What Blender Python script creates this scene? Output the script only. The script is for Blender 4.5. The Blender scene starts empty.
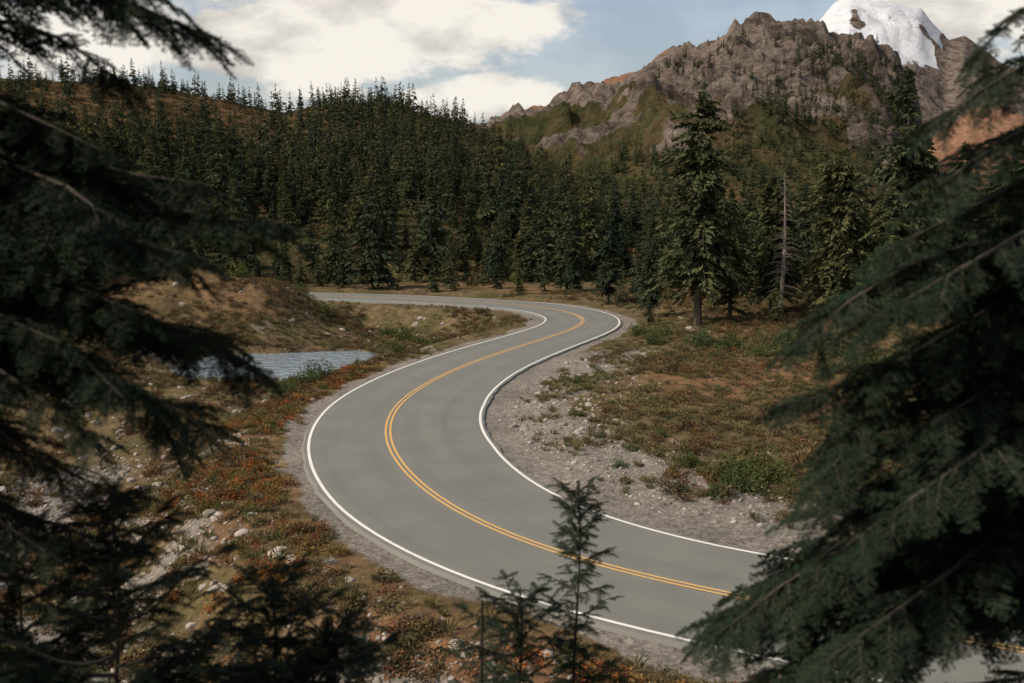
import bpy, math, bmesh
import numpy as np
from mathutils import Vector, Matrix

CAMH = 10.3
PITCH = math.radians(8.08)
scene = bpy.context.scene

# ------------------------------------------------------------------ noise
def _h(ix, iy, seed):
    n = (ix.astype(np.int64)*374761393 + iy.astype(np.int64)*668265263 + seed*144269504) & 0x7fffffff
    n = ((n ^ (n >> 13))*1274126177) & 0x7fffffff
    n = n ^ (n >> 16)
    return (n & 0xffff)/65535.0
def vnoise(x, y, seed=0):
    x = np.asarray(x, float); y = np.asarray(y, float)
    ix = np.floor(x); iy = np.floor(y)
    fx = x-ix; fy = y-iy
    fx = fx*fx*(3-2*fx); fy = fy*fy*(3-2*fy)
    a = _h(ix, iy, seed); b = _h(ix+1, iy, seed); c = _h(ix, iy+1, seed); d = _h(ix+1, iy+1, seed)
    return (a*(1-fx)+b*fx)*(1-fy)+(c*(1-fx)+d*fx)*fy
def fbm(x, y, scale, octv=4, seed=0, gain=.5):
    s = 0; amp = 1; tot = 0; f = 1.0/scale
    for o in range(octv):
        s = s+amp*(vnoise(x*f+o*17.3, y*f-o*9.1, seed+o)*2-1); tot += amp
        amp *= gain; f *= 2.03
    return s/tot
def ridged(x, y, scale, octv=4, seed=0):
    s = 0; amp = 1; tot = 0; f = 1.0/scale
    for o in range(octv):
        n = 1-np.abs(vnoise(x*f+o*7.7, y*f+o*3.1, seed+o)*2-1)
        s = s+amp*n*n; tot += amp; amp *= .5; f *= 2.1
    return s/tot
def sm(a, b, x):
    t = np.clip((x-a)/(b-a), 0, 1)
    return t*t*(3-2*t)

# ------------------------------------------------------------------ road survey
def ground_pt(u, v, z=0.0):
    a = (u-512)/996; b = (341.5-v)/996
    t = (CAMH-z)/(math.sin(PITCH)-b*math.cos(PITCH))
    return (a*t, t*(math.cos(PITCH)+b*math.sin(PITCH)))
survey = [(775,605),(735,597),(690,588),(640,577),(600,566),(560,555),(520,541),(485,526),(450,508),(425,490),
          (405,471),(392,452),(387,435),(389,420),(398,405),(414,392),(440,377),(470,364),(502,352.5),(532,343),
          (560,334),(578,327),(584,321),(580,316.5),(564,311.5),(537,307),(500,304),(450,301),(400,298.6),(350,297)]
cl = [(260,-40),(120,6),(60,13),(40,15),(26,16.6),(18,18.8),(13,21.0),(9.7,22.9)] + [ground_pt(*p) for p in survey] + \
     [(-30,109.5),(-50,113),(-80,118),(-130,128),(-220,150),(-420,180)]
cl = np.array(cl, float)
def catmull(P, n=8):
    out = []
    for i in range(len(P)-1):
        p0 = P[max(i-1, 0)]; p1 = P[i]; p2 = P[i+1]; p3 = P[min(i+2, len(P)-1)]
        for k in range(n):
            t = k/n
            out.append(.5*((2*p1)+(-p0+p2)*t+(2*p0-5*p1+4*p2-p3)*t*t+(-p0+3*p1-3*p2+p3)*t**3))
    out.append(P[-1]); return np.array(out)
def resample(P, step):
    d = np.r_[0, np.cumsum(np.hypot(*(P[1:]-P[:-1]).T))]
    n = int(d[-1]/step); s = np.linspace(0, d[-1], n)
    return np.c_[np.interp(s, d, P[:, 0]), np.interp(s, d, P[:, 1])]
RD = resample(catmull(cl), 0.8)
for _ in range(10):
    RD[1:-1] = .25*RD[:-2]+.5*RD[1:-1]+.25*RD[2:]
RD = resample(RD, 0.8)
TG = np.gradient(RD, axis=0); TG /= np.linalg.norm(TG, axis=1)[:, None]
ORD = np.arange(len(RD))
HW = np.interp(RD[:, 1], [20, 26, 34, 42, 60, 85, 100], [3.1, 3.2, 3.4, 3.4, 3.35, 3.2, 3.3])
HWR = np.interp(RD[:, 1], [20, 26, 32, 40, 50, 60, 72, 85, 100], [3.3, 3.4, 3.75, 4.2, 4.3, 3.85, 3.4, 3.1, 3.2])

def road_sd(x, y):
    x = np.asarray(x, float).ravel(); y = np.asarray(y, float).ravel()
    out = np.empty(len(x)); sub = RD; tx, ty = TG[:, 0], TG[:, 1]
    for i in range(0, len(x), 20000):
        X = x[i:i+20000, None]; Y = y[i:i+20000, None]
        D = (X-sub[None, :, 0])**2+(Y-sub[None, :, 1])**2
        j = np.argmin(D, axis=1)
        dx = x[i:i+20000]-sub[j, 0]; dy = y[i:i+20000]-sub[j, 1]
        side = -dx*ty[j]+dy*tx[j]
        dist = np.sqrt(D[np.arange(len(j)), j])
        s = np.where(side >= 0, 1, -1)
        out[i:i+20000] = np.where(dist < 2, side, s*np.maximum(dist, np.abs(side)))
    return out      # + = left of travel (pond side)

# ------------------------------------------------------------------ terrain
def tab(lst, dist):
    a = np.array([(u-512)/996 for u, v in lst]); z = np.array([CAMH+(200-v)/996*dist for u, v in lst])
    return a, z
A1, Z1 = tab([(-300,60),(-60,72),(0,78),(100,82),(180,90),(250,104),(290,114),(310,108),(350,106),(400,108),(450,122),(490,138),
              (520,152),(560,178),(600,200),(700,207),(800,206),(1000,204),(1200,190)], 430)
A2, Z2 = tab([(300,190),(400,160),(450,138),(480,124),(520,108),(560,95),(600,86),(640,72),(665,64),(690,55),(712,46),
              (735,36),(765,31),(800,36),(830,46),(860,58),(885,74),(900,92),(910,128),(918,160),(930,195),(960,205),(1200,210)], 900)
A4, Z4 = tab([(850,205),(900,165),(930,128),(960,108),(990,100),(1024,112),(1100,120),(1300,150)], 1500)
A3, Z3 = tab([(600,190),(740,100),(780,62),(805,30),(822,10),(838,0),(856,2),(880,4),(905,12),(925,34),(935,44),(950,38),(968,50),
              (990,68),(1024,80),(1100,98),(1300,120)], 3200)
def terrain(x, y, want_masks=False):
    sh = np.shape(x)
    x = np.asarray(x, float).ravel(); y = np.asarray(y, float).ravel()
    r = np.hypot(x, y)
    sd = np.full(len(x), -200.0)
    near = (r < 330)
    sd[near] = road_sd(x[near], y[near])
    ad = np.abs(sd)
    N = 0.15+fbm(x, y, 22, 3, 3)*.5*sm(6, 25, ad)+.05*np.clip(x-14, 0, 60)*sm(110, 80, y)
    wl = sm(5, 10.5, sd)
    low = -1.75+fbm(x, y, 9, 3, 5)*.35
    gul = sm(58, 42, y)*sm(6, 13, sd)
    low = low-1.5*gul+fbm(x, y, 5, 3, 15)*.35*gul
    e = np.sqrt(((x+15.5)/9.0)**2+((y-73.2)/8.0)**2)+fbm(x, y, 4.5, 3, 8)*.55
    basin = sm(1.1, .85, e)
    low = low*(1-basin)+basin*(-2.5)
    low = np.where((e > 1.0) & (e < 1.7), np.maximum(low, -1.82), low)
    fadeW = sm(-90, -55, x)
    N = N*(1-wl*fadeW)+low*wl*fadeW
    m = np.exp(-(((x+29.5)/11)**4+((y-92)/8)**2))*5.4+np.exp(-(((x+44)/14)**2+((y-66)/15)**2))*4.0
    N = N+m*wl*(1+.35*fbm(x, y, 6, 4, 21))
    hill = 8.6-.53*np.clip(y, 0, 200)+np.clip(-y, 0, 80)*.06+fbm(x, y, 7, 3, 2)*.35
    N = np.where(y < 30, np.maximum(N, hill), N)
    yy = np.maximum(y, 60)
    wa = fbm(x, y, 160, 3, 31)*.010
    a = x/yy+wa*sm(300, 600, y)*sm(1000, 800, y)
    z1 = np.interp(a, A1, Z1)
    t = (y-125)/305
    f1 = np.where(t < 1, np.clip(t, 0, 1)**.9, 1-np.clip(t-1, 0, 2)*.3)
    n1 = fbm(x, y, 70, 4, 41)*8*np.clip(t, 0, 1)*np.clip(z1/40, .15, 1)*(1-.5*sm(.85, 1, t))
    n1 += fbm(x, y, 16, 3, 43)*1.6*sm(.05, .3, t)
    L1 = z1*f1+n1
    z2 = np.interp(a, A2, Z2)
    t2 = (y-440)/460
    f2 = np.interp(t2, [-.3, 0, .22, .5, .75, 1, 1.6, 3], [0, .08, .33, .56, .78, 1, .7, .3])
    rg = ridged(x, y, 150, 5, 51)-.5
    rg2 = ridged(x+.4*y, y*.6, 34, 4, 57)-.45
    rg3 = ridged(x, y*.7, 11, 3, 59)-.45
    st = np.abs(((z2*f2+fbm(x, y, 60, 3, 66)*16)/22) % 1-.5)*2
    L2 = z2*f2+(rg*42*(1-.6*sm(.8, 1, t2))+(rg2*22+rg3*7)*(1-.4*sm(.85, 1, t2))+(st-.5)*12)*sm(0, .3, t2)*np.clip(z2/120, .1, 1)
    z4 = np.interp(a, A4, Z4); f4 = np.interp(y, [800, 1100, 1500, 2000], [0, .4, 1, .4])
    L4 = z4*f4+((ridged(x, y, 220, 5, 71)-.5)*60+(ridged(x, y, 50, 4, 73)-.5)*26)*f4*np.clip(z4/140, 0, 1)
    z3 = np.interp(a, A3, Z3); f3 = np.interp(y, [1700, 2200, 2800, 3200, 4200, 8000], [0, .3, .74, 1, .6, .1])
    L3 = z3*f3+((ridged(x+.6*y, y, 520, 6, 81)-.5)*170+(ridged(x, y+.5*x, 150, 5, 88)-.5)*80)*f3*np.clip(z3/500, 0, 1)*(1-.7*sm(2900, 3200, y))
    far = np.maximum(np.maximum(L1, L2), np.maximum(L4, L3))
    N = np.where(y > 115, np.maximum(N, 0)*(1-sm(115, 150, y))+np.maximum(far, 0)*sm(115, 150, y), N)
    sblend = np.where(sd > 0, sm(4.4, 10.0, sd), sm(4.9, 9.5, -sd))
    z = -.07*(1-sblend)+N*sblend
    det = (fbm(x, y, 1.3, 3, 91)*.16)*sm(4.2, 7, ad)*sm(300, 150, r)
    z = z+det+fbm(x, y, 5, 2, 92)*.12*sm(5.5, 9, ad)
    if not want_masks:
        return z.reshape(sh)
    nz = fbm(x, y, 3.5, 4, 101); nz2 = fbm(x, y, 14, 4, 103); nz3 = fbm(x, y, 80, 5, 105)
    grav = 1-sm(4.0, 5.0, ad+nz*.9)
    grav = np.maximum(grav, (sd < 0)*(1-sm(7.4, 11.5, -sd+nz*3.5))*sm(74, 62, y))
    grav = np.maximum(grav, (sd > 0)*sm(-.25, .3, nz+.1)*.85*sm(6.0, 8.5, sd)*sm(24, 15, sd)*sm(52, 44, y))
    grav = np.maximum(grav, (sd > 0)*sm(.05, .35, nz)*.8*sm(1.9, 1.1, e)*(y > 55))
    red = (sd > 0)*np.exp(-((sd-6.6)/2.2)**2)*sm(-.3, .2, nz)*sm(60, 45, y)
    red = np.maximum(red, (sd < 0)*sm(9, 12, -sd)*.8*sm(-.4, .3, nz2)*(y < 120))
    red = np.maximum(red, sm(-.1, .25, nz3)*(y > 120)*.93)
    red = np.maximum(red, sm(1.2, 3.0, m)*.4)
    isM = (y > 430) & ((L2 >= L1) | (L4 > L1) | (L3 > L1))
    rock = isM*sm(.38, .60, .5+nz3*.45+(f2-.52)*.9+rg2*.6)
    rock = np.where((y > 1000), 1.0, rock)
    cliff = (a > .33)*(a < .43)*(y > 430)
    rock = np.maximum(rock, cliff*sm(-.3, .1, nz3+rg2))
    red = np.where((y > 900) & (y < 1900) & (L4 >= L3), 1.0, red)
    snow = (y > 1900)*sm(-.15, .15, .36+fbm(x, y, 200, 5, 111)*1.1-1.1*sm(.405, .43, a))*sm(300, 400, L3)
    return z, np.c_[grav, red, rock, snow], sd

def new_mesh(name, V, faces, mats, midx=None, smooth=False):
    me = bpy.data.meshes.new(name)
    V = np.ascontiguousarray(V, dtype=np.float32)
    me.vertices.add(len(V)); me.vertices.foreach_set("co", V.ravel())
    loops = np.concatenate([f.ravel() for f in faces]).astype(np.int32)
    tot = np.concatenate([np.full(len(f), f.shape[1]) for f in faces])
    start = np.r_[0, np.cumsum(tot)[:-1]].astype(np.int32)
    me.loops.add(len(loops)); me.loops.foreach_set("vertex_index", loops)
    me.polygons.add(len(tot)); me.polygons.foreach_set("loop_start", start)
    if midx is not None: me.polygons.foreach_set("material_index", np.asarray(midx, dtype=np.int32))
    me.update(calc_edges=True)
    me.polygons.foreach_set("use_smooth", np.full(len(tot), smooth, dtype=bool))
    for m in mats: me.materials.append(m)
    me.validate()
    return me
def add_obj(name, me, parent=None, loc=(0, 0, 0), rot=(0, 0, 0), scl=(1, 1, 1)):
    o = bpy.data.objects.new(name, me); scene.collection.objects.link(o)
    o.location = loc; o.rotation_euler = rot; o.scale = scl
    if parent: o.parent = parent
    return o

# ------------------------------------------------------------------ materials
class NT:
    def __init__(s, name):
        s.m = bpy.data.materials.new(name); s.m.use_nodes = True
        s.n = s.m.node_tree.nodes; s.l = s.m.node_tree.links; s.n.clear()
        s.out = s.n.new("ShaderNodeOutputMaterial")
        s.co = s.n.new("ShaderNodeTexCoord").outputs["Object"]
    def link(s, a, b): s.l.new(a, b)
    def noise(s, scale, detail=5, rough=.6, vec=None, out="Fac", dist=0):
        k = s.n.new("ShaderNodeTexNoise"); k.inputs["Scale"].default_value = scale
        k.inputs["Detail"].default_value = detail; k.inputs["Roughness"].default_value = rough
        k.inputs["Distortion"].default_value = dist
        s.l.new(vec or s.co, k.inputs["Vector"]); return k.outputs[out]
    def vor(s, scale, out="Color", vec=None, feat='F1'):
        k = s.n.new("ShaderNodeTexVoronoi"); k.feature = feat; k.inputs["Scale"].default_value = scale
        s.l.new(vec or s.co, k.inputs["Vector"]); return k.outputs[out]
    def ramp(s, fac, stops):
        k = s.n.new("ShaderNodeValToRGB"); e = k.color_ramp.elements
        while len(e) < len(stops): e.new(.5)
        for i, (p, c) in enumerate(stops):
            e[i].position = p
            e[i].color = (c, c, c, 1) if not hasattr(c, '__len__') else (*c, 1)
        s.l.new(fac, k.inputs["Fac"]); return k.outputs["Color"]
    def mix(s, fac, a, b, mode='MIX'):
        k = s.n.new("ShaderNodeMix"); k.data_type = 'RGBA'; k.blend_type = mode
        for sock, v in ((k.inputs[0], fac), (k.inputs[6], a), (k.inputs[7], b)):
            if isinstance(v, (int, float)): sock.default_value = v if sock == k.inputs[0] else (v, v, v, 1)
            elif isinstance(v, tuple): sock.default_value = (*v, 1)
            else: s.l.new(v, sock)
        return k.outputs[2]
    def math(s, op, a, b=0.0, c=None):
        k = s.n.new("ShaderNodeMath"); k.operation = op
        for i, v in enumerate((a, b)):
            if isinstance(v, (int, float)): k.inputs[i].default_value = v
            else: s.l.new(v, k.inputs[i])
        if c is not None: k.inputs[2].default_value = c
        return k.outputs[0]
    def bump(s, h, strength=.5, dist=.05, nrm=None):
        k = s.n.new("ShaderNodeBump"); k.inputs["Strength"].default_value = strength
        k.inputs["Distance"].default_value = dist; s.l.new(h, k.inputs["Height"])
        if nrm: s.l.new(nrm, k.inputs["Normal"])
        return k.outputs["Normal"]
    def bsdf(s, col, rough=.9, nrm=None, spec=.25, metal=0):
        k = s.n.new("ShaderNodeBsdfPrincipled")
        if isinstance(col, tuple): k.inputs["Base Color"].default_value = (*col, 1)
        else: s.l.new(col, k.inputs["Base Color"])
        if isinstance(rough, (int, float)): k.inputs["Roughness"].default_value = rough
        else: s.l.new(rough, k.inputs["Roughness"])
        k.inputs["Specular IOR Level"].default_value = spec
        if nrm: s.l.new(nrm, k.inputs["Normal"])
        s.l.new(k.outputs[0], s.out.inputs[0]); return k
    def diff(s, col, nrm=None):
        k = s.n.new("ShaderNodeBsdfDiffuse"); s.l.new(col, k.inputs[0])
        if nrm: s.l.new(nrm, k.inputs["Normal"])
        s.l.new(k.outputs[0], s.out.inputs[0])

def leaf_mat(name, cols, trans=.25, nscale=1.2, rnd=True):
    t = NT(name)
    st = [(i/max(1, len(cols)-1), c) for i, c in enumerate(cols)]
    if rnd:
        oi = t.n.new("ShaderNodeObjectInfo"); c = t.ramp(oi.outputs["Random"], st)
    else:
        c = t.ramp(t.noise(1.3, 1), [(.3+.4*p, k) for p, k in st])
    if nscale:
        v = t.ramp(t.noise(nscale, 2), [(.3, .6), (.7, 1.35)])
        c = t.mix(1.0, c, v, 'MULTIPLY')
    d = t.n.new("ShaderNodeBsdfDiffuse"); t.link(c, d.inputs[0])
    if trans > 0:
        tr = t.n.new("ShaderNodeBsdfTranslucent"); t.link(c, tr.inputs[0])
        ms = t.n.new("ShaderNodeMixShader"); ms.inputs[0].default_value = trans
        t.link(d.outputs[0], ms.inputs[1]); t.link(tr.outputs[0], ms.inputs[2])
        t.link(ms.outputs[0], t.out.inputs[0])
    else: t.link(d.outputs[0], t.out.inputs[0])
    return t.m

M_conif = leaf_mat("conifer_foliage", [(.040,.055,.028), (.058,.068,.032), (.080,.082,.034), (.036,.052,.03), (.105,.098,.04), (.046,.058,.032), (.032,.048,.028)], .1, .8)
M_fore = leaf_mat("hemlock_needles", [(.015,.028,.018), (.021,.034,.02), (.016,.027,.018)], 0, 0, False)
M_sap = leaf_mat("sapling_needles", [(.024,.044,.028), (.034,.052,.03)], 0, 0, False)
M_green = leaf_mat("bush_leaves", [(.06,.08,.028), (.09,.10,.035), (.055,.08,.035)], .2, 2)
M_grass = leaf_mat("grass_blades", [(.10,.095,.042), (.17,.14,.065), (.13,.12,.05), (.26,.20,.12), (.09,.095,.038)], .25, 0)
M_heath = leaf_mat("heath_leaves", [(.07,.08,.028), (.12,.10,.034), (.32,.10,.03), (.16,.065,.03), (.085,.085,.035), (.28,.16,.05), (.07,.07,.03), (.20,.075,.035), (.10,.10,.04)], .2, 0)
M_heath2 = leaf_mat("moor_leaves", [(.07,.066,.032), (.11,.085,.04), (.15,.085,.045), (.10,.065,.036), (.075,.075,.034), (.16,.115,.05), (.065,.062,.032), (.18,.085,.042), (.09,.08,.038)], .2, 0)
M_heathf = leaf_mat("hill_shrub_leaves", [(.065,.062,.03), (.10,.07,.036), (.14,.075,.04), (.075,.068,.032)], .15, 0)
t = NT("bark"); bk = t.noise(9, 4); M_bark = t.m
t.bsdf(t.ramp(bk, [(.3, (.035,.028,.022)), (.7, (.085,.07,.056))]), .95, t.bump(bk, .6, .02))
t = NT("dead_wood"); M_dead = t.m
t.bsdf(t.ramp(t.noise(3, 4), [(.3, (.12,.095,.075)), (.7, (.24,.20,.16))]), .9)

t = NT("stone"); M_stone = t.m
oi = t.n.new("ShaderNodeObjectInfo")
c = t.ramp(oi.outputs["Random"], [(0, (.15,.125,.10)), (.35, (.26,.23,.195)), (.7, (.36,.32,.28)), (1, (.22,.17,.14))])
nn = t.noise(7, 3)
t.diff(t.mix(1.0, c, t.ramp(nn, [(.3, .65), (.7, 1.2)]), 'MULTIPLY'))

def zones(t):
    at = t.n.new("ShaderNodeAttribute"); at.attribute_name = "zones"
    sp = t.n.new("ShaderNodeSeparateColor"); t.link(at.outputs["Color"], sp.inputs[0])
    return sp.outputs[0], sp.outputs[1], sp.outputs[2], at.outputs["Alpha"]
# near ground
t = NT("ground_near"); M_near = t.m
gravF, redF, rockF, snowF = zones(t)
nA = t.noise(.22, 5, .65); nB = t.noise(1.7, 6, .72)
soil = t.ramp(nA, [(.32, (.065,.056,.03)), (.45, (.105,.086,.042)), (.55, (.15,.108,.06)), (.68, (.09,.066,.044))])
soil = t.mix(1.0, soil, t.ramp(nB, [(.3, .4), (.7, 1.4)]), 'MULTIPLY')
redc = t.ramp(nB, [(.3, (.085,.053,.034)), (.5, (.165,.092,.052)), (.62, (.24,.125,.062)), (.75, (.19,.135,.075))])
rf = t.math('MULTIPLY', redF, t.ramp(nA, [(.3, .5), (.55, 1.0)]))
col = t.mix(rf, soil, redc)
v1 = t.vor(11); v2 = t.vor(4.5)
s1 = t.n.new("ShaderNodeSeparateColor"); t.link(v1, s1.inputs[0])
s2 = t.n.new("ShaderNodeSeparateColor"); t.link(v2, s2.inputs[0])
gc = t.ramp(s1.outputs[0], [(0, (.12,.105,.088)), (.5, (.19,.168,.142)), (1, (.31,.275,.235))])
gc = t.mix(.35, gc, t.ramp(s2.outputs[1], [(0, (.10,.086,.072)), (1, (.27,.24,.205))]))
gc = t.mix(1.0, gc, t.ramp(nA, [(.3, .75), (.7, 1.2)]), 'MULTIPLY')
gf = t.ramp(t.math('ADD', gravF, t.math('MULTIPLY', t.math('SUBTRACT', nB, .5), 1.3)), [(.36, 0.0), (.64, 1.0)])
col = t.mix(gf, col, gc)
t.diff(col, t.bump(t.math('ADD', t.noise(3.2, 6, .75), t.math('MULTIPLY', s1.outputs[0], .15)), .8, .18))
# far relief
t = NT("ground_far"); M_far = t.m
gravF, redF, rockF, snowF = zones(t)
nD = t.noise(.035, 6, .68); nE = t.noise(.3, 5, .7)
farv = t.ramp(nD, [(.36, (.046,.050,.024)), (.48, (.070,.066,.03)), (.6, (.110,.08,.042)), (.7, (.06,.058,.028))])
redc = t.ramp(nE, [(.35, (.07,.056,.028)), (.5, (.115,.075,.04)), (.65, (.165,.088,.048))])
col = t.mix(t.math('MULTIPLY', redF, .8), farv, redc)
col = t.mix(1.0, col, t.ramp(nE, [(.3, .5), (.7, 1.3)]), 'MULTIPLY')
mp = t.n.new("ShaderNodeMapping"); mp.inputs["Scale"].default_value = (.035, .012, .06); mp.inputs["Rotation"].default_value = (.3, .35, 0)
t.link(t.co, mp.inputs[0])
r1 = t.noise(1, 8, .75, mp.outputs[0], dist=.6); r2 = t.noise(.16, 5, .75)
rc = t.ramp(r1, [(.34, (.055,.042,.034)), (.45, (.13,.103,.084)), (.55, (.23,.188,.155)), (.68, (.15,.112,.085))])
rc = t.mix(1.0, rc, t.ramp(r2, [(.3, .4), (.7, 1.35)]), 'MULTIPLY')
org = t.mix(1.0, (.36,.20,.125), t.ramp(r2, [(.3, .4), (.7, 1.2)]), 'MULTIPLY')
rc = t.mix(t.ramp(redF, [(.955, 0.0), (.99, 1.0)]), rc, org)
rk = t.ramp(t.math('ADD', rockF, t.math('MULTIPLY', t.math('SUBTRACT', t.noise(.06, 7, .78), .5), 2.3)), [(.46, 0.0), (.58, 1.0)])
col = t.mix(rk, col, rc)
sn = t.ramp(t.math('ADD', snowF, t.math('MULTIPLY', t.math('SUBTRACT', t.noise(.010, 7, .75), .5), 1.7)), [(.46, 0.0), (.54, 1.0)])
col = t.mix(sn, col, (.64,.65,.68))
t.diff(col, t.bump(t.math('ADD', r1, t.math('MULTIPLY', r2, .45)), 1.0, 11.0))

t = NT("asphalt"); M_asp = t.m
a1 = t.noise(.5, 5, .6); a2 = t.noise(60, 3, .7)
c = t.ramp(a2, [(.3, (.118,.116,.10)), (.7, (.168,.165,.145))])
c = t.mix(1.0, c, t.ramp(a1, [(.3, .9), (.7, 1.08)]), 'MULTIPLY')
uv = t.n.new("ShaderNodeUVMap"); su = t.n.new("ShaderNodeSeparateXYZ"); t.link(uv.outputs[0], su.inputs[0])
tr = t.math('COSINE', t.math('MULTIPLY', su.outputs[0], 2*math.pi/1.8))
c = t.mix(1.0, c, t.ramp(t.math('MULTIPLY_ADD', tr, .5, .5), [(0, .96), (1, 1.03)]), 'MULTIPLY')
mp = t.n.new("ShaderNodeMapping"); mp.inputs["Scale"].default_value = (3.0, .06, 1); t.link(uv.outputs[0], mp.inputs[0])
c = t.mix(1.0, c, t.ramp(t.noise(1, 4, .6, mp.outputs[0]), [(.3, .94), (.7, 1.05)]), 'MULTIPLY')
t.bsdf(c, .85, t.bump(a2, .35, .01), .3)
def paint(name, colr, dark):
    t = NT(name)
    n = t.noise(5, 6, .75)
    t.bsdf(t.ramp(n, [(.30, dark), (.44, colr)]), .7, None, .3); return t.m
M_white = paint("white_paint", (.62,.60,.55), (.38,.37,.33))
M_yel = paint("yellow_paint", (.52,.31,.10), (.34,.23,.10))
t = NT("pond_water"); M_wat = t.m
t.bsdf((.17,.215,.24), .05, t.bump(t.noise(1.0, 3, .6), .8, .30), 1.0)

# ------------------------------------------------------------------ terrain mesh
az = np.r_[np.linspace(-42, 42, 590), np.linspace(42, 318, 112)[1:-1]]
az = np.radians(az)
rr = np.r_[np.geomspace(.4, 18, 42)[:-1], np.geomspace(18, 120, 240)[:-1], np.geomspace(120, 1000, 250)[:-1], np.geomspace(1000, 4000, 130)[:-1], np.geomspace(4000, 9500, 16)]
AZ, RR = np.meshgrid(az, rr)
X = RR*np.sin(AZ); Y = RR*np.cos(AZ)
Zt, masks, SD = terrain(X.ravel(), Y.ravel(), True)
V = np.c_[X.ravel(), Y.ravel(), Zt]
nr, na = AZ.shape
i = np.arange(nr-1)[:, None]*na; j = np.arange(na)[None, :]; jn = (j+1) % na
Q = np.stack([i+j, i+jn, i+na+jn, i+na+j], -1).reshape(-1, 4)
V = np.vstack([V, [[0, 0, float(terrain(np.array([0.]), np.array([0.]))[0])]]])
T = np.stack([np.full(na, len(V)-1), (np.arange(na)+1) % na, np.arange(na)], -1)
mi = np.r_[(V[Q[:, 0], 1] > 122+4*vnoise(V[Q[:, 0], 0]/3, V[Q[:, 0], 1]/3, 3)).astype(int), np.zeros(len(T), int)]
me = new_mesh("terrain", V, [Q[:, ::-1], T[:, ::-1]], [M_near, M_far], mi, smooth=True)
ca = me.color_attributes.new("zones", 'FLOAT_COLOR', 'POINT')
mk = np.vstack([masks, [[0, 0, 0, 0]]]).astype(np.float32)
ca.data.foreach_set("color", np.clip(mk, 0, 1).ravel())
add_obj("terrain", me)
if me.polygons[1000].normal.z < 0:
    me.flip_normals()

# ------------------------------------------------------------------ road
def ribbon(name, A, B, z, mat, thick=0, cols=1):
    P = RD; Tn = TG
    Nn = np.c_[-Tn[:, 1], Tn[:, 0]]
    offs = np.stack([A+(B-A)*k/cols for k in range(cols+1)], 1)
    n = len(P)
    pts = P[:, None, :]+Nn[:, None, :]*offs[..., None]
    V = np.concatenate([pts, np.full((n, cols+1, 1), z)], -1)
    if thick:
        lo = V[:, [0, -1]].copy(); lo[..., 2] -= thick
        lo[:, 0, :2] += (Nn*np.sign(offs[:, :1])*.12); lo[:, 1, :2] += (Nn*np.sign(offs[:, -1:])*.12)
        V = np.concatenate([lo[:, :1], V, lo[:, 1:]], 1)
        offs = np.concatenate([offs[:, :1], offs, offs[:, -1:]], 1)
    m = V.shape[1]
    ii = np.arange(n-1)[:, None]*m; jj = np.arange(m-1)[None, :]
    Q = np.stack([ii+jj, ii+jj+1, ii+m+jj+1, ii+m+jj], -1).reshape(-1, 4)
    me = new_mesh(name, V.reshape(-1, 3), [Q], [mat])
    if me.polygons[len(me.polygons)//2].normal.z < 0: me.flip_normals()
    uvl = me.uv_layers.new(name="UVMap")
    vi = np.empty(len(me.loops), dtype=np.int32); me.loops.foreach_get("vertex_index", vi)
    along = np.repeat(np.arange(n)*.8, m)
    uvl.data.foreach_set("uv", np.c_[offs.ravel()[vi], along[vi]].astype(np.float32).ravel())
    return me
O1 = np.ones(len(RD)); wob = (vnoise(ORD*.9, ORD*0, 5)-.5)*.12
road = add_obj("road", ribbon("road", -(HWR+.2+wob), HW+.2-wob, .03, M_asp, .14, cols=6))
k = .012
add_obj("edge_line_outer", ribbon("edge_line_outer", HW-.06, HW+.06, .03+k, M_white), road)
add_obj("edge_line_inner", ribbon("edge_line_inner", -HWR-.06, -HWR+.06, .03+k, M_white), road)
add_obj("yellow_line_a", ribbon("yellow_line_a", O1*.055, O1*.15, .03+k, M_yel), road)
add_obj("yellow_line_b", ribbon("yellow_line_b", -O1*.15, -O1*.055, .03+k, M_yel), road)

# pond
th = np.linspace(0, 2*math.pi, 64, endpoint=False)
V = np.c_[-15.5+10.8*np.cos(th), 73.2+9.8*np.sin(th), np.full(64, -1.93)]
add_obj("pond_water", new_mesh("pond_water", V, [np.arange(64)[None, :]], [M_wat]))

# ------------------------------------------------------------------ geometry accumulators
class Geo:
    def __init__(s): s.V = []; s.Q = []; s.M = []; s.n = 0
    def quads(s, P, m):
        P = P.reshape(-1, 4, 3); k = len(P)
        s.V.append(P.reshape(-1, 3)); s.Q.append(np.arange(k*4).reshape(-1, 4)+s.n); s.M.append(np.full(k, m)); s.n += k*4
    def tube(s, pts, rad, sides, m):
        pts = np.asarray(pts, float); rad = np.asarray(rad, float)
        tg = np.gradient(pts, axis=0); tg /= np.linalg.norm(tg, axis=1)[:, None]+1e-9
        ref = np.array([0, 0, 1.]) if abs(tg[0, 2]) < .8 else np.array([1., 0, 0])
        u = np.cross(tg, ref); u /= np.linalg.norm(u, axis=1)[:, None]+1e-9
        w = np.cross(tg, u); an = np.linspace(0, 2*math.pi, sides, endpoint=False)
        ring = pts[:, None]+rad[:, None, None]*(u[:, None]*np.cos(an)[None, :, None]+w[:, None]*np.sin(an)[None, :, None])
        n = len(pts); s.V.append(ring.reshape(-1, 3))
        ii = np.arange(n-1)[:, None]*sides; jj = np.arange(sides)[None, :]; jn = (jj+1) % sides
        q = np.stack([ii+jj, ii+jn, ii+sides+jn, ii+sides+jj], -1).reshape(-1, 4)+s.n
        s.Q.append(q); s.M.append(np.full(len(q), m)); s.n += n*sides
    def mesh(s, name, mats):
        return new_mesh(name, np.vstack(s.V), [np.vstack(s.Q)], mats, np.concatenate(s.M))
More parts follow.
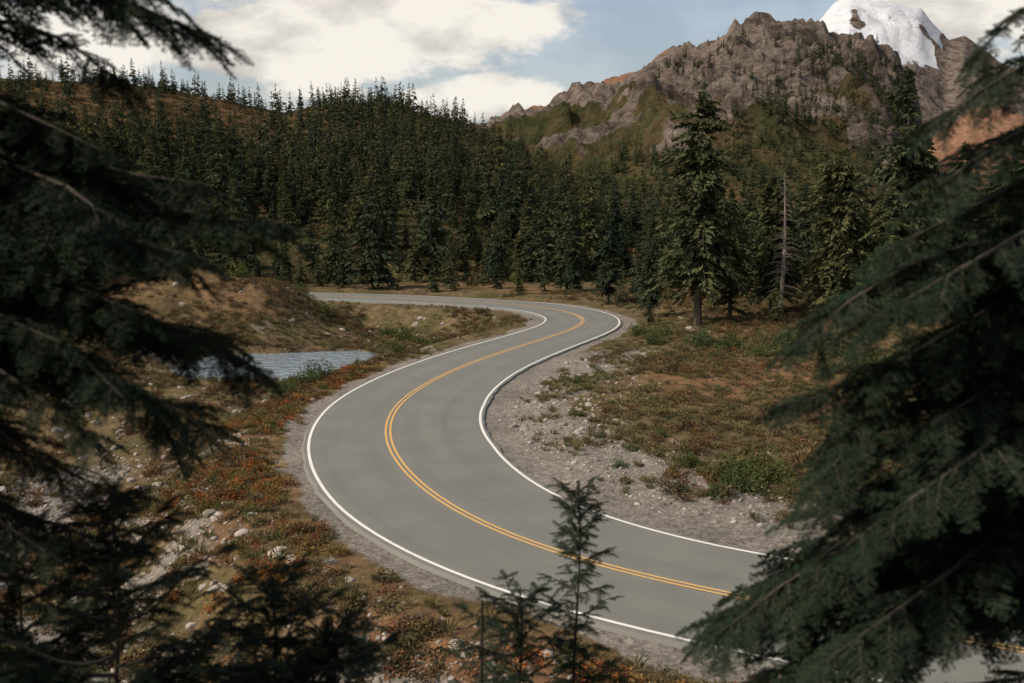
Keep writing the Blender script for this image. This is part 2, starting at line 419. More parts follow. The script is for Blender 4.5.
def nrm(v): return v/(np.linalg.norm(v, axis=-1, keepdims=True)+1e-9)
def leaves(B, D, l, w, r, sag=.12):
    D = nrm(D); N = nrm(r.normal(size=B.shape)*.55+np.array([0, 0, 1.])); S = nrm(np.cross(D, N))
    l = l[..., None]; w = w[..., None]
    mid = B+D*l*.45
    tip = B+D*l-np.array([0, 0, 1.])*l*sag
    return np.stack([B, mid+S*w, tip, mid-S*w], -2)

def conifer(name, H, R, nb, nl, seed, bare=.06, clump=.35, droop=.35, lw=.24, pw=.8, sticks=True, mat=None, leafl=1.0):
    r = np.random.default_rng(seed); g = Geo()
    lean = r.normal(size=2)*.015*H
    tt = np.linspace(0, 1, 14)
    ctr = lambda t: np.stack([lean[0]*t**2+.02*H*.4*np.sin(t*5+seed)*t, lean[1]*t**2, H*t], -1)
    g.tube(ctr(tt), np.maximum(.019*H*(1-tt)**1.1, .012), 7, 1)
    t = bare+(1-bare)*np.sort(r.random(nb))**.92
    t = np.clip(t, 0, .995)
    az = r.random(nb)*2*math.pi
    prof = ((1-t)/(1-bare))**pw*(.6+.4*np.clip((t-bare)*5, 0, 1))
    mul = 1+clump*(vnoise(t*9+seed, az*1.1, seed)*2-1)*1.5+clump*.5*r.normal(size=nb)
    L = np.clip(R*prof*mul, .0, R*1.25)+.02*H*.6
    bd = np.stack([np.cos(az), np.sin(az), np.zeros(nb)], -1)
    up = .1+.5*t**2+.15*r.normal(size=nb)
    c0 = ctr(t)
    def bp(s):
        return c0[:, None]+bd[:, None]*(L[:, None]*s)[..., None]+np.array([0, 0, 1.])*(L[:, None]*(up[:, None]*s-droop*1.3*s*s))[..., None]
    if sticks:
        ss = np.array([0, .35, .7, 1.0])[None, :].repeat(nb, 0); P = bp(ss)
        for i in range(nb):
            if L[i] > .06*H: g.tube(P[i], np.array([.007*L[i]+.015, .012, .008, .003])*1.3, 3, 1)
    s = (np.arange(nl)[None, :]+r.random((nb, nl)))/nl*.95+.06
    B = bp(s)
    side = np.stack([-bd[:, 1], bd[:, 0], np.zeros(nb)], -1)
    sg = np.where(r.random((nb, nl)) < .5, -1, 1)
    offs = (sg*r.random((nb, nl))*.22*(1.1-s))*L[:, None]
    B = B+side[:, None]*offs[..., None]
    D = bd[:, None]*(.55+.3*r.random((nb, nl, 1)))+side[:, None]*(sg*(.2+.8*r.random((nb, nl))))[..., None]
    D = D+np.array([0, 0, 1.])*(-.28+.28*r.normal(size=(nb, nl)))[..., None]
    l = ((.16+.30*(1-s))*L[:, None]*(.6+.8*r.random((nb, nl)))+.012*H)*leafl
    g.quads(leaves(B, D, l, l*lw, r), 0)
    nk = 30; tz = .9+.1*r.random(nk)
    g.quads(leaves(ctr(tz), np.c_[r.normal(size=(nk, 2))*.6, np.full(nk, .5)], np.full(nk, .022*H), np.full(nk, .006*H), r), 0)
    return g.mesh(name, [mat or M_conif, M_bark])

def src_coll(name, meshes):
    c = bpy.data.collections.new(name)
    for k, m in enumerate(meshes):
        o = bpy.data.objects.new("%s_part_%02d" % (name, k), m); c.objects.link(o)
    return c
def scatter(name, P, rot, scl, idx, coll, parent=None, realize=False):
    me = bpy.data.meshes.new(name); P = np.asarray(P, np.float32)
    me.vertices.add(len(P)); me.vertices.foreach_set("co", P.ravel())
    a = me.attributes.new("rot", 'FLOAT_VECTOR', 'POINT'); a.data.foreach_set("vector", np.asarray(rot, np.float32).ravel())
    scl = np.asarray(scl, np.float32)
    if scl.ndim == 1: scl = np.repeat(scl[:, None], 3, 1)
    a = me.attributes.new("scl", 'FLOAT_VECTOR', 'POINT'); a.data.foreach_set("vector", scl.ravel())
    a = me.attributes.new("idx", 'INT', 'POINT'); a.data.foreach_set("value", np.asarray(idx, np.int32))
    o = add_obj(name, me, parent)
    ng = bpy.data.node_groups.new(name+"_gn", 'GeometryNodeTree')
    ng.interface.new_socket("Geometry", in_out='INPUT', socket_type='NodeSocketGeometry')
    ng.interface.new_socket("Geometry", in_out='OUTPUT', socket_type='NodeSocketGeometry')
    gi = ng.nodes.new("NodeGroupInput"); go = ng.nodes.new("NodeGroupOutput")
    ip = ng.nodes.new("GeometryNodeInstanceOnPoints"); ci = ng.nodes.new("GeometryNodeCollectionInfo")
    ci.inputs["Collection"].default_value = coll
    ci.inputs["Separate Children"].default_value = True; ci.inputs["Reset Children"].default_value = True
    ip.inputs["Pick Instance"].default_value = True
    def na(nm, ty):
        k = ng.nodes.new("GeometryNodeInputNamedAttribute"); k.data_type = ty; k.inputs[0].default_value = nm
        return k.outputs["Attribute"]
    L = ng.links.new
    L(gi.outputs[0], ip.inputs["Points"]); L(ci.outputs[0], ip.inputs["Instance"])
    L(na("rot", 'FLOAT_VECTOR'), ip.inputs["Rotation"]); L(na("scl", 'FLOAT_VECTOR'), ip.inputs["Scale"])
    L(na("idx", 'INT'), ip.inputs["Instance Index"])
    if realize:
        rl = ng.nodes.new("GeometryNodeRealizeInstances"); L(ip.outputs[0], rl.inputs[0]); L(rl.outputs[0], go.inputs[0])
    else: L(ip.outputs[0], go.inputs[0])
    md = o.modifiers.new("scatter", 'NODES'); md.node_group = ng
    return o

# ------------------------------------------------------------------ forest
far_meshes = [conifer("far_conifer%d" % k, 10, [1.6, 1.9, 1.35, 2.0, 1.5][k], 50, 9, 100+k, .03, .4, .3, .32, .9, False, leafl=1.25) for k in range(5)]
mid_meshes = [conifer("mid_conifer%d" % k, 10, [1.6, 1.95, 1.4, 1.8, 2.1, 1.5][k], 120, 22, 200+k, [.05, .08, .04, .1, .06, .12][k], .6, .38, .25, [.85, .75, .95, .7, .8, .65][k], leafl=.8) for k in range(6)]
cF = src_coll("far_conifers", far_meshes); cM = src_coll("mid_conifers", mid_meshes)

def forest(n, ylo, yhi, dens, hlo, hhi, seed, amax=.72, pw=1.6):
    r = np.random.default_rng(seed)
    y = np.sqrt(ylo**2+r.random(n)*(yhi**2-ylo**2)); x = (r.random(n)*2-1)*(amax*y+15)
    keep = r.random(n) < dens(x, y); x = x[keep]; y = y[keep]
    z = terrain(x, y)
    return np.c_[x, y, z-.25], (hlo+(hhi-hlo)*r.random(len(x))**pw)*(.7+.6*r.random(len(x)))/10, r
def dens_mid(x, y):
    sd = road_sd(x, y)
    d = sm(5.5, 9, -sd)*(y > 97)
    d = np.maximum(d, (x > 16)*sm(86, 94, y-.1*x)*(sd < -9))
    d = np.maximum(d, (x < -34)*(y > 82)*(np.abs(sd) > 7)*.8)
    return d*(.45+.55*sm(-.3, .3, fbm(x, y, 25, 2, 301)))
P, S, r = forest(2500, 78, 190, dens_mid, 3.5, 11.5, 5, pw=1.9)
n = len(P); rot = np.c_[r.normal(size=(n, 2))*.03, r.random(n)*6.28]
scatter("conifer_forest", P, rot, np.c_[S*1.0, S*1.0, S*r.uniform(.9, 1.2, n)], r.integers(0, 6, n), cM)
def dens_far(x, y):
    a = x/y
    d = sm(-.12, .22, fbm(x, y, 60, 4, 303)+.12-.22*sm(230, 380, y))
    clear = np.exp(-(((a+.25)/.11)**2))*sm(215, 260, y)+np.exp(-(((a+.43)/.10)**2))*sm(230, 280, y)
    d = d*(1-.9*np.clip(clear, 0, 1))
    d = np.maximum(d, .05)
    ridge = sm(402, 418, y)*sm(445, 432, y)*(a < .0)*sm(-.05, .2, fbm(x, y, 34, 3, 307)+.04)
    return np.maximum(d*(y < 418), ridge*.6)
P, S, r = forest(10500, 172, 450, dens_far, 4.5, 11, 6, pw=1.9)
n = len(P); rot = np.c_[np.zeros((n, 2)), r.random(n)*6.28]
P2, S2, r2 = forest(13000, 440, 880, lambda x, y: np.where((x/y < .42) & (x/y > -.06), sm(.05, .28, fbm(x, y, 80, 5, 305)+.02+1.1*(x/y-.20)-.30*sm(640, 850, y)+.35*sm(540, 470, y))*.75, 0), 5, 11, 8, .5)
n2 = len(P2); rot2 = np.c_[np.zeros((n2, 2)), r2.random(n2)*6.28]
print("TREES", n, n2)
scatter("hillside_conifer_forest", np.vstack([P, P2]), np.vstack([rot, rot2]), np.r_[S, S2], np.r_[r.integers(0, 5, n), r2.integers(0, 5, n2)], cF)

# individually visible conifers, then unseen ones added for shade
big = [conifer("tall_conifer%d" % k, 10, [1.75, 1.5, 2.0, 1.3][k], 200, 55, 400+k, [.2, .12, .16, .08][k], .9, .45, .22, [.55, .7, .6, .85][k], leafl=.55) for k in range(4)]
def tz(x, y): return float(terrain(np.array([float(x)]), np.array([float(y)]))[0])
trees = [(15.0,80,18.6,0),(18.5,84,11,3),(12.2,88,8.5,1),(26,80,13.5,2),(29,77,11,1),(33.5,84,14,3),(31.5,80.5,19.5,1),(36,88,16,3),(22.5,86,12,2),
         (41,92,14.5,0),(39.5,80,13,2),(46,84,16,1),(9.6,99,9,1),
         (-39,92,16,3),(-44,88,18,0),(-50,94,17,1),(-36,97,12,2),(-33,100,9,1),(-56,84,15,2),(-60,98,19,3),(-47,102,18,2),
         (24,73,5,3),(20.5,77,4,1),(35.5,74,6,2),(11.5,83,3.2,3),(28.5,74.5,3.5,1)]
for k, (x, y, h, m) in enumerate(trees):
    o = add_obj("shade_conifer_tree", big[m], loc=(x, y, tz(x, y)-.2), rot=(0, 0, k*2.1), scl=(h/10,)*3)
for k, (x, y, h, m) in enumerate([(-8.5,-3,13,0),(-6.0,-8.5,14,2),(7.5,-7,14,0),(-2,-13,15,2)]):  # unseen conifers behind the camera, added to shade the foreground
    add_obj("shade_conifer_tree", big[m], loc=(x, y, tz(x, y)-.2), rot=(0, 0, k*1.7), scl=(h/10*1.1, h/10*1.1, h/10))
# dead snag
g = Geo(); tt = np.linspace(0, 1, 10)
g.tube(np.c_[.25*np.sin(tt*3), .1*tt, 12*tt], .2*(1-tt)**.8+.02, 7, 0)
rs = np.random.default_rng(5)
for k in range(130):
    t0 = rs.uniform(.2, .97); a0 = rs.random()*6.28; Lb = (1.9*(1-t0)+.35)*rs.uniform(.4, 1.2)
    s = np.linspace(0, 1, 4)[:, None]
    p0 = np.array([.25*math.sin(t0*3), .1*t0, 12*t0])
    g.tube(p0+s*Lb*np.array([math.cos(a0), math.sin(a0), .1])-np.array([0, 0, 1])*.35*Lb*s*s, [.035, .025, .016, .008], 4, 0)
add_obj("dead_tree_snag", g.mesh("dead_tree_snag", [M_dead]), loc=(21.3, 79, tz(21.3, 79)-.2))

# ------------------------------------------------------------------ small plants and stones
def stone(seed):
    bm = bmesh.new(); bmesh.ops.create_icosphere(bm, subdivisions=2, radius=1)
    r = np.random.default_rng(seed); pl = nrm(r.normal(size=(9, 3))); dd = r.uniform(.55, .9, 9)
    for v in bm.verts:
        p = np.array(v.co)
        for q, d in zip(pl, dd):
            e = p@q-d
            if e > 0: p = p-q*e
        v.co = p*np.array([1, .8, .6])
    me = bpy.data.meshes.new("stone%d" % seed); bm.to_mesh(me); bm.free(); me.materials.append(M_stone); return me
cS = src_coll("stones", [stone(k) for k in range(6)])
def tuft(seed, n=46, h=.38, sp=.22):
    r = np.random.default_rng(seed); g = Geo(); a = r.random(n)*6.28; q = r.random(n)**.5*sp*.5
    B = np.c_[np.cos(a)*q, np.sin(a)*q, np.zeros(n)]
    D = np.c_[np.cos(a)*r.random(n)*.9, np.sin(a)*r.random(n)*.9, np.ones(n)]
    l = h*r.uniform(.5, 1.1, n); g.quads(leaves(B, D, l, np.full(n, .014), r, .25), 0)
    return g.mesh("tuft%d" % seed, [M_grass])
cG = src_coll("grass_clumps", [tuft(k) for k in range(4)])
def heath(seed, n=260, rad=.34, h=.26, mat=None, ls=.05, lw=.35, lumpy=.45):
    r = np.random.default_rng(seed); g = Geo()
    v = nrm(r.normal(size=(n, 3))); v[:, 2] = np.abs(v[:, 2]); q = r.random((n, 1))**.4
    lump = 1+lumpy*(vnoise(v[:, 0]*2.5+seed, v[:, 1]*2.5+v[:, 2]*2, seed)[:, None]*2-1)
    B = v*q*lump*np.array([rad, rad, h])
    D = v+r.normal(size=(n, 3))*.7
    l = ls*r.uniform(.6, 1.5, n); g.quads(leaves(B, D, l, l*lw, r), 0)
    for k in range(7):
        e = v[k]*np.array([rad, rad, h])*.8
        g.tube(np.array([[0, 0, -.05], e*.5, e]), [.012, .008, .004], 3, 1)
    return g.mesh("heath%d" % seed, [mat or M_heath, M_bark])
cH = src_coll("heath_clumps", [heath(20+k, 180, ls=.065) for k in range(4)])
cH2 = src_coll("moor_clumps", [heath(30+k, 170, mat=M_heath2, ls=.065) for k in range(4)])
def region(n, x0, x1, y0, y1, w, seed):
    r = np.random.default_rng(seed); x = r.uniform(x0, x1, n); y = r.uniform(y0, y1, n)
    sd = road_sd(x, y); k = (r.random(n) < w(x, y, sd)) & ((sd > 3.9) | (sd < -4.75)) & (np.abs(x) < .62*y+4)
    pond = (((x+15.5)/10.8)**2+((y-73.2)/9.8)**2) < 1.0
    x, y, sd, pond = x[k], y[k], sd[k], pond[k]
    z = terrain(x, y)
    ok = ~(pond & (z < -1.95)); return np.c_[x, y, z][ok], sd[ok], r
# stones
P, sd, r = region(80000, -26, 24, 19, 66, lambda x, y, sd: np.where(sd > 0, .65*sm(4.6, 7.0, sd)*sm(20, 12, sd)*sm(54, 44, y)*sm(-.3, .25, fbm(x, y, 3.5, 4, 101)+.1), .35*sm(5, 6.5, -sd)*sm(13, 9, -sd)), 31)
n = len(P); s = .03+.09*r.random(n)**3+.2*r.random(n)**14
scatter("gravel_stones", P+np.c_[np.zeros((n, 2)), -s*.1], np.c_[r.normal(size=(n, 2))*.4, r.random(n)*6.28], s, r.integers(0, 6, n), cS)
P, sd, r = region(5600, -30, 30, 19, 95, lambda x, y, sd: np.where(sd > 0, .6*sm(5.5, 8, sd)*sm(26, 14, sd), .16*sm(6, 9, -sd)*sm(15, 11, -sd)), 32)
n = len(P); s = .10+.36*r.random(n)**3.5
scatter("rock_rubble", P+np.c_[np.zeros((n, 2)), -s*.2], np.c_[r.normal(size=(n, 2))*.3, r.random(n)*6.28], s, r.integers(0, 6, n), cS)
# grass
P, sd, r = region(56000, -60, 60, 19, 106, lambda x, y, sd: np.where(sd > 0, .50*sm(3.9, 5.6, sd)*sm(-.25, .25, fbm(x, y, 6, 3, 401)), (.60*sm(5.4, 7, -sd)*sm(-.02, .26, fbm(x, y, 2.2, 3, 406))+.40*sm(8.5, 11, -sd)*sm(-.3, .3, fbm(x, y, 3, 3, 402)+.12))), 33)
n = len(P); scatter("grass_tufts", P, np.c_[r.normal(size=(n, 2))*.15, r.random(n)*6.28], r.uniform(.5, 1.3, n), r.integers(0, 4, n), cG)
# heath / huckleberry : bright autumn strip on the near-left bank, muted elsewhere
P, sd, r = region(20000, -30, 12, 17, 62, lambda x, y, sd: .60*sm(4.2, 5.4, sd)*sm(12, 7.5, sd)*sm(-.10, .2, fbm(x, y, 3, 3, 403)+.02), 34)
n = len(P); scatter("huckleberry_heath", P, np.c_[r.normal(size=(n, 2))*.15, r.random(n)*6.28], np.c_[r.uniform(.5, 1.4, n), r.uniform(.5, 1.4, n), r.uniform(.5, 1.3, n)], r.integers(0, 4, n), cH)
P, sd, r = region(60000, -62, 62, 17, 112, lambda x, y, sd: np.where(sd > 0, .55*sm(4.4, 7.0, sd)*sm(-.2, .25, fbm(x, y, 4, 3, 413)+.05), (.35*sm(6, 7, -sd)*sm(.05, .3, fbm(x, y, 2.5, 3, 407))+.38*sm(9, 12.5, -sd)*sm(-.15, .3, fbm(x, y, 5, 3, 404)+.0))), 35)
n = len(P); scatter("moorland_shrubs", P, np.c_[r.normal(size=(n, 2))*.15, r.random(n)*6.28], np.c_[r.uniform(.6, 1.7, n), r.uniform(.6, 1.7, n), r.uniform(.5, 1.5, n)], r.integers(0, 4, n), cH2)
P, S, r = forest(6000, 120, 430, lambda x, y: (x/y < .12)*.9*(np.abs(road_sd(x, y)) > 7), 8, 20, 77)
n = len(P); cHf = src_coll("hill_shrubs", [heath(60+k, 90, .9, .6, M_heathf, .30, .4) for k in range(3)])
scatter("hillside_shrubs", P+np.array([0, 0, .2]), np.c_[np.zeros((n, 2)), r.random(n)*6.28], S*.8, r.integers(0, 3, n), cHf)
# bushes
bm_ = [heath(80+k, 2200, .85, 1.0, M_green, .10, .3, .8) for k in range(4)]
bushes = [(508,330,1.3),(522,324,1.3),(492,334,1.0),(404,330,1.3),(420,334,1.1),(390,326,1.1),(438,338,.9),(396,366,1.0),(322,392,1.2),(306,400,1.0),(282,408,.9),
          (728,484,.9),(744,494,.8),(756,480,1.0),(716,498,.5),(772,486,.8),(792,500,.6),(640,335,1.1),(622,330,.9),(655,345,1.0),(700,350,1.3),(730,355,1.2),(790,360,1.5),(830,365,1.4),(860,372,1.3),
          (760,362,1.0),(290,300,1.5),(270,312,1.3),(310,314,1.2),(245,322,1.2),(880,390,1.5),(690,470,.6),(660,440,.5),(330,306,1.3),(300,318,1.0),(215,300,1.4),
          (325,322,1.1),(665,338,1.2),(575,420,.4),(600,440,.35),(620,470,.4),(588,392,.5),(600,375,.5),(568,445,.3),(575,385,.45),(632,455,.35)]
for k, (u, v, s) in enumerate(bushes):
    x, y = ground_pt(u, v, 0 if u > 480 else -1)
    if abs(float(road_sd([x], [y])[0])) < 4.6+s*.4: continue
    add_obj("bush", bm_[k % 4], loc=(x, y, tz(x, y)-.05), rot=(0, 0, k*1.3), scl=(s, s, s*.85))

# ------------------------------------------------------------------ foreground hemlocks
def spray(seed, mat, K=17, nw=.0125):
    r = np.random.default_rng(seed); g = Geo()
    def axis(p0, d, L, n=6):
        s = np.linspace(0, 1, n)[:, None]; return p0+d*L*s-np.array([0, 0, 1])*L*.22*s*s
    ax = axis(np.zeros(3), np.array([1., 0, 0]), 1.0, 4)
    g.tube(ax, np.linspace(.012, .003, 4), 3, 1)
    Bs = []; Ds = []
    def needles(pts, step):
        L = np.sum(np.linalg.norm(pts[1:]-pts[:-1], axis=1)); n = max(3, int(L/step)); s = np.linspace(0, 1, n)*(len(pts)-1)
        P = np.stack([np.interp(s, np.arange(len(pts)), pts[:, k]) for k in range(3)], -1)
        d = nrm(pts[-1]-pts[0]); sd_ = nrm(np.cross(d, [0, 0, 1.]))
        for sg in (-1, 1):
            Bs.append(P); Ds.append(d*.55+sd_*sg*(.75+.2*r.random((n, 1)))+np.array([0, 0, 1.])*(.1+.45*r.normal(size=(n, 1))))
    needles(ax, .022)
    for k in range(K):
        s0 = .05+.9*k/K; sg = 1 if k % 2 else -1
        p0 = np.array([s0, 0, -.22*s0*s0]); Lt = (.34*(1-s0)**.75+.05)*r.uniform(.75, 1.15)
        an = math.radians(r.uniform(38, 58)); d = np.array([math.cos(an), math.sin(an)*sg, r.normal()*.15-.1])
        a2 = axis(p0, d, Lt, 3); g.tube(a2, [.005, .004, .002], 3, 1); needles(a2, .022)
    B = np.vstack(Bs); D = np.vstack(Ds); n = len(B)
    g.quads(leaves(B, D, r.uniform(.045, .075, n), np.full(n, nw), r, .0), 0)
    return g.mesh("spray%d" % seed, [mat, M_bark])
cSp = src_coll("hemlock_sprays", [spray(500+k, M_fore) for k in range(4)])
cSs = src_coll("sapling_sprays", [spray(520+k, M_sap) for k in range(3)])

def hemlock(name, x, y, ztop, rad, branches, coll, seed, nv=4, dens=1.0, sprs=1.0, leader=False):
    r = np.random.default_rng(seed); g = Geo()
    zb = tz(x, y)-.1; tt = np.linspace(0, 1, 12)
    g.tube(np.c_[x+.02*np.sin(tt*9), y+.02*np.cos(tt*7), zb+(ztop-zb)*tt], np.maximum(rad*(1-tt)**.9, .006), 8, 0)
    P = []; Rt = []; S = []
    def put(p, d, s):
        d = Vector(d).normalized(); up = Vector((r.normal()*.25, r.normal()*.25, 1)); yv = up.cross(d).normalized(); zv = d.cross(yv)
        e = Matrix((d, yv, zv)).transposed().to_euler()
        P.append(p); Rt.append(e[:]); S.append(s)
    for (p0, p1, arch) in branches:
        p0 = np.array(p0, float); p1 = np.array(p1, float); L = np.linalg.norm(p1-p0); s = np.linspace(0, 1, 9)
        wob = r.normal(size=3)*.03*L
        f = lambda s: p0+(p1-p0)*s[:, None]+np.array([0, 0, 1])*(arch*L*4*s*(1-s))[:, None]+wob*np.sin(s*math.pi*2)[:, None]
        pts = f(s); g.tube(pts, (.008*L+.003)*(1-s)**.8+.002, 5, 0)
        k = max(4, int(L/.075*dens)); sk = np.linspace(.16, .97, k); pk = f(sk); tk = nrm(f(sk+.01)-pk)
        for i in range(k):
            side = nrm(np.cross(tk[i], [0, 0, 1.])); sc = np.clip(L*.25*(1.05-sk[i]*.65), .08, .42)*sprs
            for sg in (-1, 1):
                if r.random() < .93:
                    put(pk[i], tk[i]*r.uniform(.5, .8)+side*sg*r.uniform(.5, .95)+np.array([0, 0, r.normal()*.22-.18]), sc*r.uniform(.6, 1.25))
        put(f(np.array([.93]))[0], tk[-1], np.clip(.16*L, .08, .26)*sprs)
    if leader:
        for i in range(14):
            zz = ztop-.01-.03*i; a = r.random()*6.28
            put(np.array([x, y, zz-.05]), np.array([math.cos(a)*.45, math.sin(a)*.45, 1.0]), .06+.005*i)
    o = add_obj(name, g.mesh(name, [M_bark]))
    scatter("foliage", P, Rt, S, r.integers(0, nv, len(P)), coll, o, realize=True)
    return o
def rand_branches(x, y, z0, z1, n, Lb, seed, sector=None):
    r = np.random.default_rng(seed); out = []
    for k in range(n):
        z = z0+(z1-z0)*(k+r.random())/n
        a = r.random()*6.28 if sector is None else r.uniform(*sector)
        L = Lb*r.uniform(.7, 1.15)
        out.append(((x, y, z), (x+math.cos(a)*L, y+math.sin(a)*L, z-L*r.uniform(.05, .35)), .07))
    return out
# left tree
lx, ly = -2.85, 4.3
tips = [(-1.05,3.6,10.86,.1),(-1.2,3.4,10.98,.1),(-1.5,3.9,10.74,.1),(-1.35,3.5,11.1,.1),
        (-.82,3.6,10.22,.07),(-1.1,3.5,10.10,.08),(-1.15,3.8,10.36,.08),(-1.4,3.4,10.22,.08),(-1.5,3.7,10.48,.08),
        (-1.05,3.7,9.78,.08),(-1.3,3.5,9.90,.08),(-1.0,3.9,9.62,.08),(-1.12,3.6,9.45,.08),(-1.35,3.4,9.62,.08),(-1.3,3.8,9.33,.08),(-1.6,3.5,9.8,.08),(-1.6,3.6,10.05,.08),
        (-1.5,3.5,9.45,.08),(-1.55,3.8,9.15,.08)]
br = [((lx, ly, z+.28), (x, y, z), a) for x, y, z, a in tips]
br += rand_branches(lx, ly, 7.8, 13.0, 20, 1.2, 3, (1.6, 5.2))
br += rand_branches(lx, ly, 8.9, 10.3, 9, 1.15, 33, (-1.0, .5))
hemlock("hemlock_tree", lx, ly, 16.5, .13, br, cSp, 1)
# right tree
rx, ry = 2.95, 4.3
tips = [(1.62,3.6,10.80,.1),(1.50,3.7,10.55,.1),(1.45,3.6,10.28,.1),(1.4,3.8,10.1,.1),
        (1.02,3.6,9.76,.1),(1.25,3.4,9.90,.09),(1.05,3.7,9.52,.1),(1.10,3.5,9.30,.1),(1.2,3.6,9.42,.1),(1.12,3.6,9.10,.1),(1.15,3.3,9.12,.09),(.78,3.6,8.66,.1),
        (.80,3.9,8.50,.1),(1.12,3.6,8.86,.1),(1.1,3.3,8.70,.1),(1.35,3.4,9.2,.1),(1.45,3.7,9.0,.1),(1.5,3.5,8.8,.1),(1.15,3.8,8.45,.1),(1.5,3.5,9.5,.1),(1.7,3.6,9.75,.1),
        (1.35,3.6,9.68,.1),(1.3,3.5,9.05,.1),(1.3,3.6,8.55,.1),(.90,3.7,8.38,.1),(1.0,3.5,8.50,.1),(1.1,3.8,8.62,.1),(1.75,3.5,9.3,.1),(1.8,3.6,9.0,.1),(1.85,3.5,10.1,.1)]
br = [((rx, ry, z+.35), (x, y, z), a) for x, y, z, a in tips]
br += rand_branches(rx, ry, 7.4, 9.7, 26, 1.3, 4, (2.2, 4.4))
br += rand_branches(rx, ry, 10.8, 13.0, 7, 1.0, 9, (2.2, 4.8))
br += rand_branches(rx, ry, 8.2, 13.0, 5, 1.3, 19, (-2, 2))
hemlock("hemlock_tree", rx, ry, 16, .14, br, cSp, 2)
# saplings
def sapling(name, x, y, ztop, spread, n, seed, coll, nv, depth=1.9, dens=1.3, sprs=1.1):
    r = np.random.default_rng(seed); out = []
    for k in range(n):
        q = (k+r.random())/n; dz = depth*q**1.15+.06; a = k*2.4+r.normal()*.3
        L = (.05+spread*dz**.85)*r.uniform(.65, 1.3); up = .75-.6*q
        out.append(((x, y, ztop-dz), (x+math.cos(a)*L, y+math.sin(a)*L, ztop-dz+L*up), -.04))
    return hemlock(name, x, y, ztop, .024, out, coll, seed, nv, dens, sprs, True)
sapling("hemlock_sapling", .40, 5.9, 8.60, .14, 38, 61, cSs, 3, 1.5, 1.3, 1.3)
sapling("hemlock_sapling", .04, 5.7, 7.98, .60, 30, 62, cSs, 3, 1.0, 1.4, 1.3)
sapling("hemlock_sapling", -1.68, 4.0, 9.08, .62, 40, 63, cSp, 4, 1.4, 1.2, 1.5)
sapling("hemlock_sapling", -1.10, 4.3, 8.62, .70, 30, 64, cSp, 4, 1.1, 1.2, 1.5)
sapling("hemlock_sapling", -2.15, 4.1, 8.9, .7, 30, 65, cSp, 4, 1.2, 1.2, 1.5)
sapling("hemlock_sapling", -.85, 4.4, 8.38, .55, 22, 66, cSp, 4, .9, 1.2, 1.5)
g = Geo(); zz = tz(-.18, 5.6)
g.tube(np.array([[-.18, 5.6, zz-.1], [-.17, 5.6, zz+1], [-.19, 5.61, 7.2], [-.175, 5.6, 7.96]]), [.02, .017, .013, .009], 6, 0)
for k in range(5):
    g.tube(np.array([[-.18, 5.6, 7.85-.14*k], [-.18+(-1)**k*.07, 5.6, 7.88-.14*k]]), [.005, .002], 4, 0)
add_obj("dead_sapling_stick", g.mesh("dead_sapling_stick", [M_bark]))

# ------------------------------------------------------------------ light, sky
to_sun = Vector((-.66, -.20, .62)).normalized()
sun = bpy.data.lights.new("sun", 'SUN'); sun.energy = 4.5; sun.angle = math.radians(3); sun.color = (1, .90, .76)
so = bpy.data.objects.new("sun", sun); scene.collection.objects.link(so)
so.rotation_euler = to_sun.to_track_quat('Z', 'Y').to_euler()
w = bpy.data.worlds.new("World"); scene.world = w; w.use_nodes = True
n = w.node_tree.nodes; l = w.node_tree.links; n.clear()
out = n.new("ShaderNodeOutputWorld")
sky = n.new("ShaderNodeTexSky"); sky.sky_type = 'NISHITA'; sky.sun_disc = False
sky.sun_elevation = math.asin(to_sun.z); sky.sun_rotation = math.atan2(to_sun.x, to_sun.y)
sky.air_density = 1.0; sky.dust_density = 3.0; sky.ozone_density = 1.0
bg1 = n.new("ShaderNodeBackground"); bg1.inputs[1].default_value = .15; l.new(sky.outputs[0], bg1.inputs[0])
tc = n.new("ShaderNodeTexCoord"); gen = tc.outputs["Generated"]
def wm(op, a, b=None):
    k = n.new("ShaderNodeMath"); k.operation = op
    for i, v in enumerate((a, b)):
        if v is None: continue
        if isinstance(v, (int, float)): k.inputs[i].default_value = v
        else: l.new(v, k.inputs[i])
    return k.outputs[0]
def wmap(loc, scl):
    k = n.new("ShaderNodeMapping"); k.vector_type = 'TEXTURE'; k.inputs["Location"].default_value = loc; k.inputs["Scale"].default_value = scl
    l.new(gen, k.inputs[0]); v = n.new("ShaderNodeVectorMath"); v.operation = 'LENGTH'; l.new(k.outputs[0], v.inputs[0]); return v.outputs["Value"]
def D(u, v):
    d = Vector(((u-512)/996, 1, (200-v)/996)).normalized(); return d
bl = None
for (u, v, ru, rv) in [(320,40,185,70),(505,34,75,28),(430,22,95,42),(480,100,110,24),(985,0,130,46),(90,50,130,36)]:
    d = D(u, v); m = wmap(d, (ru/996, 1.5, rv/996)); m = wm('SUBTRACT', 1.0, m)
    bl = m if bl is None else wm('MAXIMUM', bl, m)
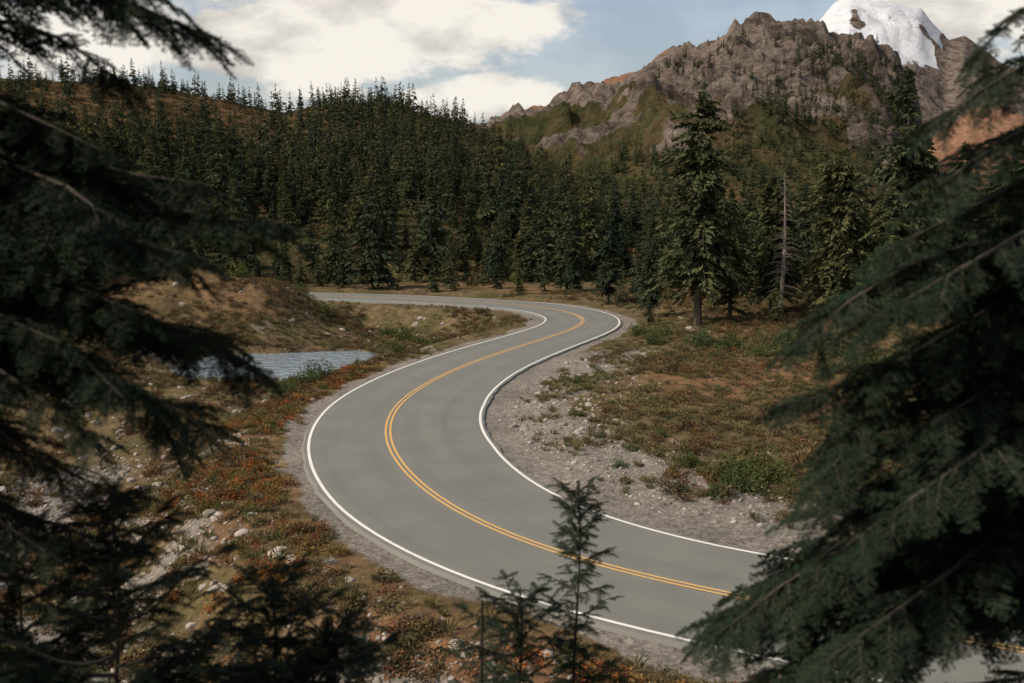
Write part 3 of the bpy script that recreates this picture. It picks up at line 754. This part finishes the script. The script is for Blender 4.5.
def wn(scale, det, rough, off=(0, 0, 0), sz=2.0):
    k = n.new("ShaderNodeMapping"); k.inputs["Scale"].default_value = (1, 1, sz); k.inputs["Location"].default_value = off; l.new(gen, k.inputs[0])
    q = n.new("ShaderNodeTexNoise"); q.inputs["Scale"].default_value = scale; q.inputs["Detail"].default_value = det; q.inputs["Roughness"].default_value = rough
    l.new(k.outputs[0], q.inputs["Vector"]); return q.outputs["Fac"]
nz = wn(11, 7, .6)
bl = wm('MAXIMUM', bl, wm('MULTIPLY', wm('SUBTRACT', wn(2.2, 2, .5, (3, 1, 0)), .56), 3.0))
val = wm('ADD', wm('MAXIMUM', bl, -.8), wm('MULTIPLY', wm('SUBTRACT', nz, .5), 2.2))
mk_ = n.new("ShaderNodeMapRange"); mk_.interpolation_type = 'SMOOTHSTEP'; l.new(val, mk_.inputs[0]); mk_.inputs[1].default_value = .0; mk_.inputs[2].default_value = .36
mk_.inputs[3].default_value = .24
cr = n.new("ShaderNodeValToRGB"); l.new(wm('ADD', wn(9, 5, .55, (.02, 0, -.07)), wm('MULTIPLY', val, .16)), cr.inputs[0])
e = cr.color_ramp.elements; e[0].position = .40; e[0].color = (.56,.53,.49,1); e[1].position = .62; e[1].color = (.95,.90,.82,1)  # grey-to-white cloud shading put into the colour by offset noise
bg2 = n.new("ShaderNodeBackground"); bg2.inputs[1].default_value = .98; l.new(cr.outputs[0], bg2.inputs[0])
ms = n.new("ShaderNodeMixShader"); l.new(mk_.outputs[0], ms.inputs[0]); l.new(bg1.outputs[0], ms.inputs[1]); l.new(bg2.outputs[0], ms.inputs[2])
l.new(ms.outputs[0], out.inputs[0])

cam = bpy.data.cameras.new("camera"); co = bpy.data.objects.new("camera", cam); scene.collection.objects.link(co)
co.location = (0, 0, CAMH); co.rotation_euler = (math.pi/2-PITCH, 0, 0)
cam.lens = 35.02; cam.sensor_width = 36; cam.clip_end = 20000; cam.clip_start = .05
cam.dof.use_dof = True; cam.dof.focus_distance = 45; cam.dof.aperture_fstop = 2.4
scene.camera = co
scene.view_settings.view_transform = 'Standard'; scene.view_settings.look = 'None'; scene.view_settings.exposure = 0
